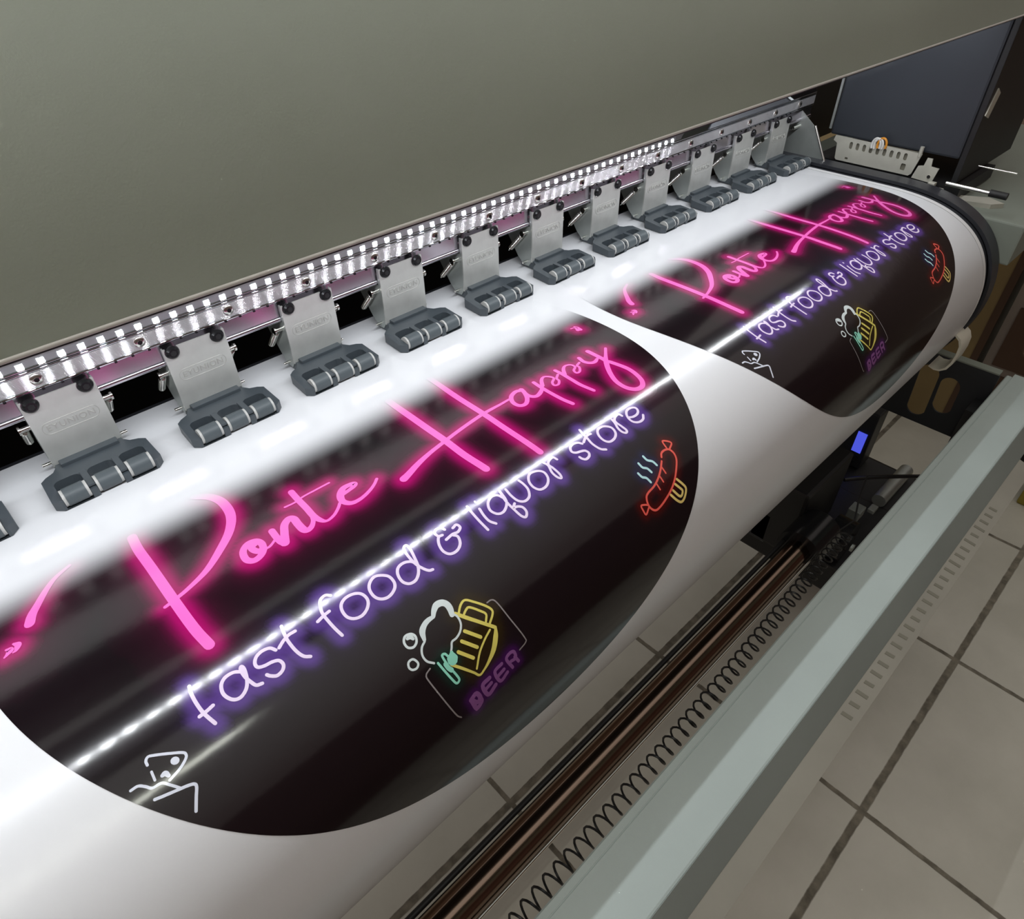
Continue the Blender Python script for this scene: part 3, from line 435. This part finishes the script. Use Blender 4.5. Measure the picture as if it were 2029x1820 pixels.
# dark hollow behind the arms
cav = empty('carriage_channel', (.4, .75, .05)); tag(cav, 'dark hollow channel under the aluminium guide rail', 'printer frame')
b = bmesh.new(); box(b, -1.15, 1.05, .03, .05, -.12, .09); finish('back_plate', b, 'black', cav)
b = bmesh.new(); box(b, -1.15, 1.05, -.07, .03, .0725, .088); finish('top_plate', b, 'black', cav)
b = bmesh.new(); box(b, -1.15, 1.05, -.05, -.04, .075, .60); finish('inner_wall', b, 'black', cav)
gb = empty('gantry_beam', (.4, .68, .22)); tag(gb, 'pale gantry beam with a row of bolts, hidden behind the lid and mirrored in the prints', 'beam')
b = bmesh.new(); box(b, -1.15, 1.0, -.018, .015, -.034, .052, .002); finish('beam_body', b, 'greybox2', gb)
b = bmesh.new(); box(b, -1.15, 1.0, -.012, .015, -.082, -.034); finish('bolt_strip', b, 'black', gb)
for k in range(58):
    b_ = None
    if k == 0:
        b = bmesh.new(); cyl(b, (0, -.012, -.062), (0, -.020, -.062), .0085, 14); bolt0 = finish('bolt', b, 'greybox2', gb, True); bo = bolt0
    else:
        bo = bolt0.copy(); COL.objects.link(bo)
    bo.location = (-.98 + .033 * k + (.012 if k % 5 == 0 else 0), 0, 0)
b = bmesh.new(); box(b, 1.052, 1.6, .03, .05, -.12, .40); finish('right_back_plate', b, 'black', cav)

# ---------------------------------------------------------------- roller arms
arm = empty('pinch_roller_arm', (0, .64, .05))
AL = Vector((0, .64, .05))
def A(name, b, m, parent=arm, sm=False):
    bmesh.ops.translate(b, verts=b.verts, vec=-AL); return finish(name, b, m, parent, sm)
PWX = .0312
b = bmesh.new()
notch = []
def nt_arc(cx): return [(cx + .0068 * math.cos(t), .0785 + .0068 * math.sin(t)) for t in np.linspace(math.radians(60), math.radians(-240), 14)]
outer = [(-PWX, .0135), (PWX, .0135), (PWX, .0845)]
outer += [(.0228 + .0072 * math.cos(t), .0800 + .0072 * math.sin(t)) for t in np.linspace(math.radians(38), math.radians(-218), 14)]
outer += [(-.0228 + .0072 * math.cos(t), .0800 + .0072 * math.sin(t)) for t in np.linspace(math.radians(38), math.radians(-218), 14)]
outer += [(-PWX, .0845)]
prism(b, outer, 1, .6392, .6410)
plate = A('bracket_plate', b, 'steel')
# embossed word and pill outline
tx = bpy.data.curves.new('txt', 'FONT'); tx.body = 'EYUNION'; tx.size = .0088; tx.extrude = .0003; tx.align_x = 'CENTER'; tx.align_y = 'CENTER'; tx.space_character = 1.12
to = bpy.data.objects.new('txt', tx); COL.objects.link(to)
dg = bpy.context.evaluated_depsgraph_get(); tme = bpy.data.meshes.new_from_object(to.evaluated_get(dg))
bpy.data.objects.remove(to); b = bmesh.new(); b.from_mesh(tme)
bmesh.ops.transform(b, matrix=Matrix.Translation((0.0, .6390, .0525)) @ Matrix.Rotation(math.pi / 2, 4, 'X'), verts=b.verts)
bmesh.ops.translate(b, verts=b.verts, vec=-AL)
finish('embossed_word', b, 'emboss', plate)
b = bmesh.new()
ring = rrect(0, .0525, .0485, .0125, .0060, 6)
tube(b, [(x, .6391, z) for x, z in ring] + [(ring[0][0], .6391, ring[0][1])], .00028, 6, False); A('pill_outline', b, 'emboss', plate, True)
for sx in (-1, 1):
    b = bmesh.new()
    x0 = sx * (PWX - .0015) if sx > 0 else -PWX; x1 = sx * PWX if sx > 0 else -PWX + .0015
    prism(b, [(.641, .0845), (.641, .0135), (.646, .0065), (.656, .0055), (.668, .016), (.699, .056), (.699, .0635), (.6444, .0635), (.6444, .0845)], 0, min(x0, x1), max(x0, x1))
    A('side_cheek', b, 'steeldark')
    # spring between the cheek pin and the frame
    b = bmesh.new(); c = Vector((sx * (PWX + .0055), .6505, .0545)); e = Vector((sx * (PWX + .0055), .681, .0215)); dv = e - c
    q = Vector((0, 0, 1)).rotation_difference(dv.normalized()); pts = []
    turns = 17
    for k in range(turns * 8 + 1):
        t = k / (turns * 8); a = 2 * math.pi * k / 8
        pts.append(c + dv * (.12 + .76 * t) + q @ Vector((.0030 * math.cos(a), .0030 * math.sin(a), 0)))
    tube(b, pts, .00085, 6)
    cyl(b, c + dv * .12, c + dv * .88, .0026, 10)
    tube(b, [c, c + dv * .12], .001, 6); tube(b, [c + dv * .88, e], .001, 6)
    A('spring', b, 'chrome', sm=True)
    b = bmesh.new(); cyl(b, (sx * (PWX - .001), .6505, .0545), (sx * (PWX + .0095), .6505, .0545), .0026, 14); cyl(b, (sx * (PWX + .0075), .6505, .0545), (sx * (PWX + .0095), .6505, .0545), .0042, 14)
    A('spring_pin', b, 'chrome', sm=True)
    b = bmesh.new(); cyl(b, (sx * (PWX - .002), .6505, .0120), (sx * (PWX + .0075), .6505, .0120), .0017, 12); A('hinge_pin', b, 'chrome', sm=True)
    b = screw_mesh(.0064, .0042); bmesh.ops.translate(b, verts=b.verts, vec=(sx * .0228, .6392, .0800))
    sc = A('screw', b, 'blackscrew', sm=True)
    b = bmesh.new(); cyl(b, (sx * .0228, .6356, .0800), (sx * .0228, .6348, .0800), .0030, 6); A('hex_socket', b, 'black', sc)
# roller block: comb-shaped plastic body with three roller windows
HB = .0480
b = bmesh.new()
def slot(cx, w=.0226, y0=.5905, y1=.6135, r=.006):
    o = [(cx - w / 2, y0)]
    o += [(cx - w / 2 + r - r * math.cos(t), y1 - r + r * math.sin(t)) for t in np.linspace(0, math.pi / 2, 6)]
    o += [(cx + w / 2 - r + r * math.sin(t), y1 - r + r * math.cos(t)) for t in np.linspace(0, math.pi / 2, 6)]
    o += [(cx + w / 2, y0)]
    return o
RCX = (-.0285, 0, .0285)
out = [(-HB + .006, .5840), ]
for cx in RCX:
    s_ = slot(cx, y0=.5840); out += s_
out += [(HB - .006, .5840), (HB, .5900), (HB - .001, .6210), (HB - .006, .6255), (.0345, .6290), (.0300, .6360), (.0300, .6620), (-.0300, .6620), (-.0300, .6360), (-.0345, .6290), (-HB + .006, .6255), (-HB + .001, .6210), (-HB, .5900)]
prism(b, out, 2, .0035, .0150)
bmesh.ops.triangulate(b, faces=[f for f in b.faces if len(f.verts) > 4])
top_e = [e for e in b.edges if all(v.co.z > .0149 for v in e.verts) and len(e.link_faces) == 2 and abs(e.link_faces[0].normal.dot(e.link_faces[1].normal)) < .5]
for v in b.verts:      # front drops towards the sheet
    if v.co.y < .5925: v.co.z = .0030 if v.co.z < .01 else .0125
for cx in (-.0143, .0143): box(b, cx - .0030, cx + .0030, .586, .612, .0140, .0165, .0006)
box(b, -.026, .026, .631, .640, .0145, .0185, .0008)
box(b, -.0285, -.0215, .640, .650, .0145, .0250, .0008); box(b, .0215, .0285, .640, .650, .0145, .0250, .0008)
blk = A('roller_block', b, 'greyplastic')
b = bmesh.new(); cyl(b, (-HB + .0012, .5912, .0108), (HB - .0012, .5912, .0108), .0014, 10); A('axle', b, 'chrome', blk, True)
for cx in RCX:
    b = bmesh.new(); cyl(b, (cx - .0086, .5912, .0108), (cx + .0086, .5912, .0108), .0086, 28)
    rl = A('roller', b, 'rubber', sm=True)
    for sx in (-1, 1):
        b = bmesh.new(); cyl(b, (cx + sx * .0086, .5912, .0108), (cx + sx * .0110, .5912, .0108), .0079, 24); A('bushing', b, 'bush', rl, True)
for c in arm.children:
    if c.name.startswith('embossed'): pass
names = {-4: None, -3: 'silver pinch roller arm at the near left, almost wholly cut off by the photo edge',
 -2: 'nearest whole silver pinch roller arm, at the left edge of the photo', -1: 'silver pinch roller arm second from the near left end',
 0: 'silver pinch roller arm third from the near left end',
 1: 'silver pinch roller arm fourth from the near left end', 2: 'silver pinch roller arm fifth from the near left end',
 3: 'silver pinch roller arm sixth from the near left end', 4: 'silver pinch roller arm seventh from the near left end',
 5: 'silver pinch roller arm fourth from the far right end', 6: 'silver pinch roller arm third from the far right end',
 7: 'silver pinch roller arm second from the far right end', 8: 'farthest silver pinch roller arm, beside the dark print carriage'}
first = True
for k in range(-3, 9):
    a = arm if first else copy_tree(arm); first = False
    a.location = (.2965 + .126 * (k), .64, .05)
    tag(a, names[k], 'roller arm', 'pinch roller arms pressing on the vinyl sheet')

# ---------------------------------------------------------------- lid with LED tape
lid = empty('printer_lid', (.4, .40, .35)); tag(lid, 'large smooth grey green printer lid hanging over the top of the picture', 'printer lid')
outp = [(.330, .2690), (.3345, .2832)]
py_, pz_ = .3345, .2832
for i in range(1, 31):
    ph = math.radians(80 - 38 * min(i / 10, 1)); py_ += .014 * math.cos(ph); pz_ += .014 * math.sin(ph); outp.append((py_, pz_))
nrm = []
inn = []
for i, p in enumerate(outp):
    a = outp[max(i - 1, 0)]; c = outp[min(i + 1, len(outp) - 1)]; d = np.array(c) - np.array(a); d /= np.hypot(*d); inn.append((p[0] + d[1] * .004, p[1] - d[0] * .004))
b = bmesh.new(); sweep(b, [(y - .40, z - .35) for y, z in outp + inn[::-1]], -1.3, 1.75, True); finish('lid_shell', b, 'lid', lid, True)
b = bmesh.new(); prl = arc(.3304, .2677, .0013, 0, 360, 12)[:-1]; sweep(b, [(y - .40, z - .35) for y, z in prl], -1.3, 1.75, True); finish('edge_trim', b, 'lidtrim', lid, True)
b = bmesh.new(); prl = arc(.3312, .2662, .0010, 0, 360, 12)[:-1]; sweep(b, [(y - .40, z - .35) for y, z in prl], -1.3, 1.75, True); finish('shadow_line_strip', b, 'black', lid, True)  # black strip standing in for the shadow line under the lid trim
led = empty('led_tape', (.4, .414, .315))
b = bmesh.new(); box(b, -1.05, 1.02, -.055, .008, .0035, .0050); finish('mounting_channel', b, 'whitepl', led); tag(led, 'lit white LED tape fixed inside the printer lid', 'led strip')
n2 = Vector((0, .50, -.866)).normalized()
mt = Vector((0, 0, -1)).rotation_difference(n2).to_matrix().to_4x4()
b = bmesh.new(); box(b, -1.02, .99, -.006, .006, .0, .0015); bmesh.ops.transform(b, matrix=mt, verts=b.verts); finish('led_backing', b, 'pcb', led)
b = bmesh.new(); box(b, -.0038, .0038, -.0042, .0042, -.0016, 0); bmesh.ops.transform(b, matrix=mt, verts=b.verts); ch = finish('light_chip', b, 'whitepl', led)
ch.data.materials.append(M['led'])
for p in ch.data.polygons:
    if p.normal.dot(n2) > .9: p.material_index = 1
for k in range(84):
    c = ch if k == 0 else ch.copy()
    if k: COL.objects.link(c)
    c.location = (1.375 - .0238 * k - .4, 0, 0)

# ---------------------------------------------------------------- rail end, carriage
re_ = empty('rail_end_bracket', (1.40, .62, .05)); tag(re_, 'grey sheet metal end bracket with bright slanted edge beside the farthest roller arm', 'bracket')
b = bmesh.new(); prism(b, [(.70, -.01), (.575, -.005), (.615, .060), (.65, .085), (.70, .085)], 0, 1.392, 1.394)
bmesh.ops.translate(b, verts=b.verts, vec=(-1.40, -.62, -.05)); finish('web', b, 'steeldark', re_)
b = bmesh.new(); tube(b, [(1.391, .573, -.004), (1.391, .613, .062)], .0022, 8); tube(b, [(1.391, .573, -.004), (1.365, .612, -.002)], .0025, 8)
bmesh.ops.translate(b, verts=b.verts, vec=(-1.40, -.62, -.05)); finish('bright_edge', b, 'chrome', re_, True)
for (yy, zz) in ((.655, .073), (.648, .055), (.668, .060)):
    b = bmesh.new(); cyl(b, (-.030, yy - .62, zz - .05), (-.008, yy - .62, zz - .05), .004, 12); finish('bolt', b, 'chrome', re_, True)

car = empty('print_carriage', (1.55, .48, .15)); tag(car, 'dark slate print carriage parked at the right end under the lid', 'print carriage')
def K(name, b, m, parent=car, sm=False):
    bmesh.ops.translate(b, verts=b.verts, vec=(-1.55, -.48, -.15)); return finish(name, b, m, parent, sm)
b = bmesh.new(); box(b, 1.442, 1.74, .362, .602, .040, .282, .004); K('housing', b, 'darkblue')
b = bmesh.new(); box(b, 1.446, 1.74, .352, .362, .0, .272, .001); K('front_cover', b, 'black')
b = bmesh.new(); prism(b, [(1.450, .112), (1.474, .104), (1.486, .142), (1.466, .152)], 1, .350, .352); K('label_patch', b, 'bracket')
b = bmesh.new(); box(b, 1.439, 1.442, .602, .606, .05, .17); K('corner_strip', b, 'steeldark')
# slotted connector plate
b = bmesh.new()
outer = [(.5755, .003), (.5725, .000), (.432, .000), (.4275, .004), (.4200, .040), (.5700, .0430), (.5850, .0430), (.5870, .034), (.5790, .030)]
holes = []
for k in range(9):
    y = .551 - k * .0130
    holes.append([(y + u, z) for u, z in rrect(0, .0300, .0062, .0130, .0030, 3)])
holes.append([(.553 + u, z) for u, z in rrect(0, .006, .006, .004, .001, 2)]); holes.append([(.4455 + u, z) for u, z in rrect(0, .0125, .0085, .0120, .002, 2)])
holed_plate(b, outer, holes, 0, 1.430, 1.4325)
K('slotted_plate', b, 'bracket')
b = bmesh.new(); box(b, 1.4340, 1.4412, .43, .57, .001, .040); K('plate_backing', b, 'slotdark')
b = bmesh.new(); prism(b, [(.425, -.002), (.392, -.004), (.388, -.001), (.384, .022), (.398, .023), (.400, .036), (.409, .036), (.411, .022), (.420, .020)], 0, 1.430, 1.4325); K('angle_tab', b, 'bracket')
b = bmesh.new(); cyl(b, (1.4285, .396, .006), (1.431, .396, .006), .003, 12); K('rivet', b, 'chrome', sm=True)
b = bmesh.new(); cyl(b, (1.431, .424, .035), (1.431, .424, .052), .0035, 12); K('guide_pin', b, 'bracket', sm=True)
wires = empty('wire_loop', (1.43, .50, .05)); tag(wires, 'small loop of white and orange wires poking out of the slotted plate', 'wires')
for m_, o_ in (('whitepl', .006), ('orange', 0), ('whitepl', .0105)):
    b = bmesh.new(); tube(b, [(-.002, .008 * math.cos(t) + o_ - .006, .012 * math.sin(t) - .012 + (.004 if m_ == 'orange' else .002)) for t in np.linspace(-.6, math.pi + .4, 16)], .0021, 8); finish('wire', b, m_, wires, True)
# side strip between bed and carriage
sd = empty('side_deck', (1.6, .45, -.03)); tag(sd, 'grey green right hand deck of the printer beyond the bed', 'printer housing')
def D(name, b, m, parent=sd, sm=False):
    bmesh.ops.translate(b, verts=b.verts, vec=(-1.6, -.45, .03)); return finish(name, b, m, parent, sm)
b = bmesh.new(); box(b, 1.403, 2.1, .212, .70, -.10, -.030, .003); D('deck_box', b, 'housing')
b = bmesh.new(); box(b, 1.403, 1.43, .40, .63, -.030, -.004, .002); D('edge_block', b, 'darkmetal')
for (y0, z0) in ((.385, .002), (.37, -.006), (.405, -.004)):
    b = bmesh.new(); box(b, 1.412, 1.424, y0 - .008, y0 + .004, z0 - .006, z0, .001); D('clip', b, 'bracket')
b = bmesh.new(); prism(b, [(1.43, .345), (1.46, .345), (1.485, .30), (1.47, .27), (1.45, .285)], 2, -.030, -.022); D('corner_plate', b, 'bracket')
rods = empty('service_rods', (1.46, .32, .01)); tag(rods, 'pair of bright steel rods sticking forward beside the carriage', 'rods')
b = bmesh.new(); cyl(b, (-.045, .040, -.004), (-.045, -.032, -.004), .0038, 16); finish('rod', b, 'chrome', rods, True)
b = bmesh.new(); cyl(b, (-.045, -.032, -.004), (-.045, -.060, -.004), .0060, 16); finish('rod_tip', b, 'black', rods, True)
b = bmesh.new(); cyl(b, (.03, .018, .014), (.03, -.045, .014), .0016, 12); finish('thin_rod', b, 'chrome', rods, True)
b = bmesh.new(); box(b, -.022, .16, .02, .30, -.036, -.013); finish('rod_mount', b, 'black', rods)

# ---------------------------------------------------------------- front beam
beam = empty('front_beam', (.5, .10, -.38)); tag(beam, 'pale blue grey painted front beam running along the floor side', 'beam')
def Bm(name, b, m, parent=beam, sm=False):
    bmesh.ops.translate(b, verts=b.verts, vec=(-.5, -.10, .38)); return finish(name, b, m, parent, sm)
EX = 1.575
b = bmesh.new(); sweep(b, [(.1465, -.45), (.1465, -.372), (.1445, -.370), (.1368, -.370), (.1368, -.371), (.134, -.371)] + [(.134, -.45)], -1.2, EX - .015, True); Bm('inner_rail', b, 'beam')
b = bmesh.new(); sweep(b, [(.1355, -.45), (.1355, -.3702), (.1350, -.3698), (.068, -.3698), (.0655, -.371), (.045, -.408), (.043, -.412), (.043, -.45)], -1.2, EX, True); Bm('beam_body', b, 'beam', sm=False)
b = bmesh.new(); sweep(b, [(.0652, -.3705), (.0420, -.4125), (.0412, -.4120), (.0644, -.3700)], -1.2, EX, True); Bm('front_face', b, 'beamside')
b = bmesh.new(); sweep(b, [(.043, -.412), (.0150, -.4205), (.0150, -.4225), (.043, -.4145)], -1.2, 1.35, True); fl = Bm('lower_flange', b, 'flange')
b = bmesh.new()
for k in range(26):
    x = .62 + k * .022
    dy = .012 + .006 * R.random()
    prism(b, [(x, .030 + dy * .5), (x + .006, .030 + dy * .5), (x + .010, .030 - dy * .5), (x + .004, .030 - dy * .5)], 2, -.4185, -.4150)
for v in b.verts: v.co.z = -.412 - (.043 - v.co.y) * .0085 / .028 + .0004 + (.0002 if v.co.z > -.4168 else -.0004)
Bm('slots', b, 'slotdark', fl)
for x in (-.9, 1.45):
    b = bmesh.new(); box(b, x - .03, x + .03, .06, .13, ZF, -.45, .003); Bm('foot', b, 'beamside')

# side bracket with oval openings
sb = empty('side_bracket', (1.5, .28, -.43)); tag(sb, 'black steel side bracket with two oval openings between bed and front beam', 'bracket')
b = bmesh.new()
outer = [(.150, -.347), (.42, -.347), (.42, -.519), (.150, -.519)]
def oval(cy, z0, z1, w, lean): 
    o = []
    for k in range(24):
        a = 2 * math.pi * k / 24; zz = (z0 + z1) / 2 + ((z1 - z0) / 2 - w / 2) * (1 if math.sin(a) >= 0 else -1) + w / 2 * math.sin(a)
        o.append((cy + lean * (zz - (z0 + z1) / 2) + w / 2 * math.cos(a), zz))
    return o
holed_plate(b, outer, [oval(.268, -.502, -.375, .040, .05), oval(.222, -.475, -.387, .040, .05)], 0, 1.499, 1.503)
bmesh.ops.translate(b, verts=b.verts, vec=(-1.5, -.28, .43)); finish('bracket_web', b, 'blacksteel', sb)
b = bmesh.new(); box(b, 0, .022, -.128, .14, .083, .086); finish('top_flange', b, 'housing', sb)
b = bmesh.new(); box(b, -.06, .001, -.131, -.110, -.125, .02); finish('dark_end_plate', b, 'black', sb)
# white curved clip
cl = empty('curved_clip', (1.36, .22, -.25)); tag(cl, 'cream curved plastic clip hooked under the right end of the vinyl', 'clip')
b = bmesh.new()
cp = [(.232, -.212), (.226, -.213), (.2155, -.220), (.2095, -.232), (.2085, -.250), (.2105, -.270), (.216, -.284), (.226, -.292), (.236, -.2935), (.247, -.290)]
cpi = [(.2462, -.2875), (.236, -.2905), (.2275, -.289), (.2195, -.282), (.2145, -.269), (.2125, -.250), (.2135, -.2335), (.218, -.2235), (.227, -.2165), (.232, -.2155)]
prism(b, [(y - .22, z + .25) for y, z in cp + cpi], 0, -.030, .020); finish('clip_body', b, 'cream', cl, True)

# ---------------------------------------------------------------- take-up tube and cord
tu = empty('take_up_tube', (.0, .267, -.60)); tag(tu, 'shiny brown take up tube running under the hanging vinyl', 'tube')
b = bmesh.new(); cyl(b, (-.9, 0, 0), (1.06, 0, 0), .0255, 48, None); finish('tube_body', b, 'tube', tu, True)
b = bmesh.new(); cyl(b, (-.9, .0325, .004), (1.06, .0325, .004), .0045, 16); finish('rear_rod', b, 'black', tu, True)
b = bmesh.new(); cyl(b, (-.9, -.030, .004), (1.06, -.030, .004), .0028, 16); finish('front_rod', b, 'chrome', tu, True)
cc = empty('coiled_cord', (.6, .185, -.48)); tag(cc, 'black coiled cord stretched beside the front beam', 'cord')
pts = []
x = -.35; k = 0
NT = 72
for k in range(NT * 12 + 1):
    t = k / 12; a = 2 * math.pi * t; xx = -.35 + 1.36 * (k / (NT * 12)); sag = .006 * math.sin(xx * 9)
    pts.append((xx - .6, -.0125 + .0115 * math.cos(a) + .022 * xx, .010 * math.sin(a) + sag))
pts += [(.44, .012, .012), (.49, .03, .02), (.55, .045, .03)]
b = bmesh.new(); tube(b, pts, .0016, 6); finish('cord_body', b, 'cable', cc, True)

# ---------------------------------------------------------------- take-up motor, controller
mo = empty('take_up_motor', (1.18, .32, -.70)); tag(mo, 'black take up motor unit with gears at the right end of the tube', 'motor')
def Mo(name, b, m, parent=mo, sm=False):
    bmesh.ops.translate(b, verts=b.verts, vec=(-1.18, -.32, .70)); return finish(name, b, m, parent, sm)
b = bmesh.new(); box(b, 1.142, 1.40, .175, .47, -.78, -.70, .006); Mo('base_casting', b, 'black')
b = bmesh.new(); box(b, 1.10, 1.30, .30, .40, -.70, -.52, .008); Mo('gearbox', b, 'black')
b = bmesh.new(); cyl(b, (1.03, .267, -.60), (1.12, .267, -.60), .045, 32); Mo('tube_chuck', b, 'blackgloss', sm=True)
b = bmesh.new(); cyl(b, (1.17, .215, -.64), (1.17, .255, -.64), .046, 32); cyl(b, (1.17, .21, -.64), (1.17, .26, -.64), .020, 24); Mo('hand_wheel', b, 'blackgloss', sm=True)
b = bmesh.new(); cyl(b, (1.16, .205, -.64), (1.16, .2, -.64), .009, 6); Mo('nut', b, 'steeldark')
b = bmesh.new(); box(b, 1.268, 1.30, .235, .262, -.665, -.640, .002); Mo('terminal_block', b, 'steeldark')
b = bmesh.new(); box(b, 1.315, 1.34, .22, .235, -.665, -.655, .002); Mo('small_clip', b, 'steeldark')
b = bmesh.new(); box(b, 1.225, 1.245, .22, .24, -.690, -.684, .002); Mo('small_clip', b, 'steeldark')
b = bmesh.new(); cyl(b, (1.395, .235, -.685), (1.55, .235, -.685), .016, 24); Mo('motor_can', b, 'steeldark', sm=True)
b = bmesh.new(); box(b, 1.36, 1.57, .17, .36, -.76, -.705, .012); Mo('motor_cover', b, 'black')
b = bmesh.new(); box(b, 1.10, 1.15, .36, .46, -.70, -.62, .002); box(b, 1.12, 1.14, .33, .345, -.62, -.54, .001); box(b, 1.14, 1.18, .30, .31, -.62, -.61, .001); Mo('mount_tabs', b, 'blacksteel')
b = bmesh.new(); box(b, 1.385, 1.58, .20, .44, ZF, -.78, .004); Mo('pedestal', b, 'black')
for j, (p0, p1, p2_) in enumerate((((1.15, .36, -.55), (1.26, .34, -.50), (1.36, .36, -.56)), ((1.3, .30, -.60), (1.36, .26, -.60), (1.48, .17, -.62)))):
    cb = empty('power_cable', p0); tag(cb, ['short black cable looping over the gearbox', 'lower black cable running beside the metal motor can'][j], 'cable', 'black cables around the take up motor')
    b = bmesh.new(); q0, q1, q2 = Vector(p0), Vector(p1), Vector(p2_)
    tube(b, [((1 - t) ** 2 * q0 + 2 * t * (1 - t) * q1 + t * t * q2) - q0 for t in np.linspace(0, 1, 18)], .0045, 8); finish('cable_body', b, 'cable', cb, True)
ct = empty('controller_box', (1.50, .375, -.62)); tag(ct, 'small dark controller box with a lit blue display', 'controller')
b = bmesh.new(); box(b, -.012, .045, -.052, .075, -.080, .085, .004); finish('controller_case', b, 'blacksteel', ct)
b = bmesh.new(); box(b, -.0145, -.0115, -.042, -.020, -.033, .025); finish('display', b, 'screen', ct)
for (u, v) in ((-.035, -.050), (-.020, -.050), (-.028, -.066)):
    b = bmesh.new(); cyl(b, (-.016, u, v), (-.011, u, v), .005, 12); finish('button', b, 'black', ct, True)

# ---------------------------------------------------------------- things right of the printer
cab = empty('wooden_cabinet', (2.42, .755, ZF)); tag(cab, 'olive brown board cabinet standing beyond the printer', 'cabinet')
b = bmesh.new(); box(b, -.1, .3, -.425, .6, 0, .75); finish('cabinet_body', b, 'wood', cab)
b = bmesh.new(); box(b, -.104, -.098, -.446, -.425, 0, .75); finish('dark_edge', b, 'wooddark', cab)
ch_ = empty('drawer_unit', (2.44, .085, ZF)); tag(ch_, 'pinkish grey drawer unit with brown fronts right of the olive cabinet', 'drawer unit')
b = bmesh.new(); box(b, -.1, .3, -.5, .21, 0, .72); finish('unit_body', b, 'greybox', ch_)
for k in range(3):
    b = bmesh.new(); box(b, -.108, -.1, -.48, .185, .04 + .225 * k, .235 + .225 * k); dd = finish('drawer', b, 'wooddark' if k < 2 else 'greybox', ch_)
    b = bmesh.new(); box(b, -.118, -.108, -.2, -.05, .13 + .225 * k, .145 + .225 * k); finish('drawer_handle', b, 'steeldark', dd)
yb = empty('yellow_box', (2.09, -.035, ZF)); tag(yb, 'yellow box standing on the tiles at the right edge of the photo', 'box')
b = bmesh.new(); box(b, 0, .22, -.15, .05, 0, .10, .006); finish('box_body', b, 'yellow', yb)
bs = empty('black_stick', (2.11, .045, ZF)); tag(bs, 'thin black stick lying on the tiles beyond the front beam', 'stick')
b = bmesh.new(); tube(b, [(0, 0, .008), (.25, .022, .008)], .008, 8); finish('stick_body', b, 'black', bs, True)
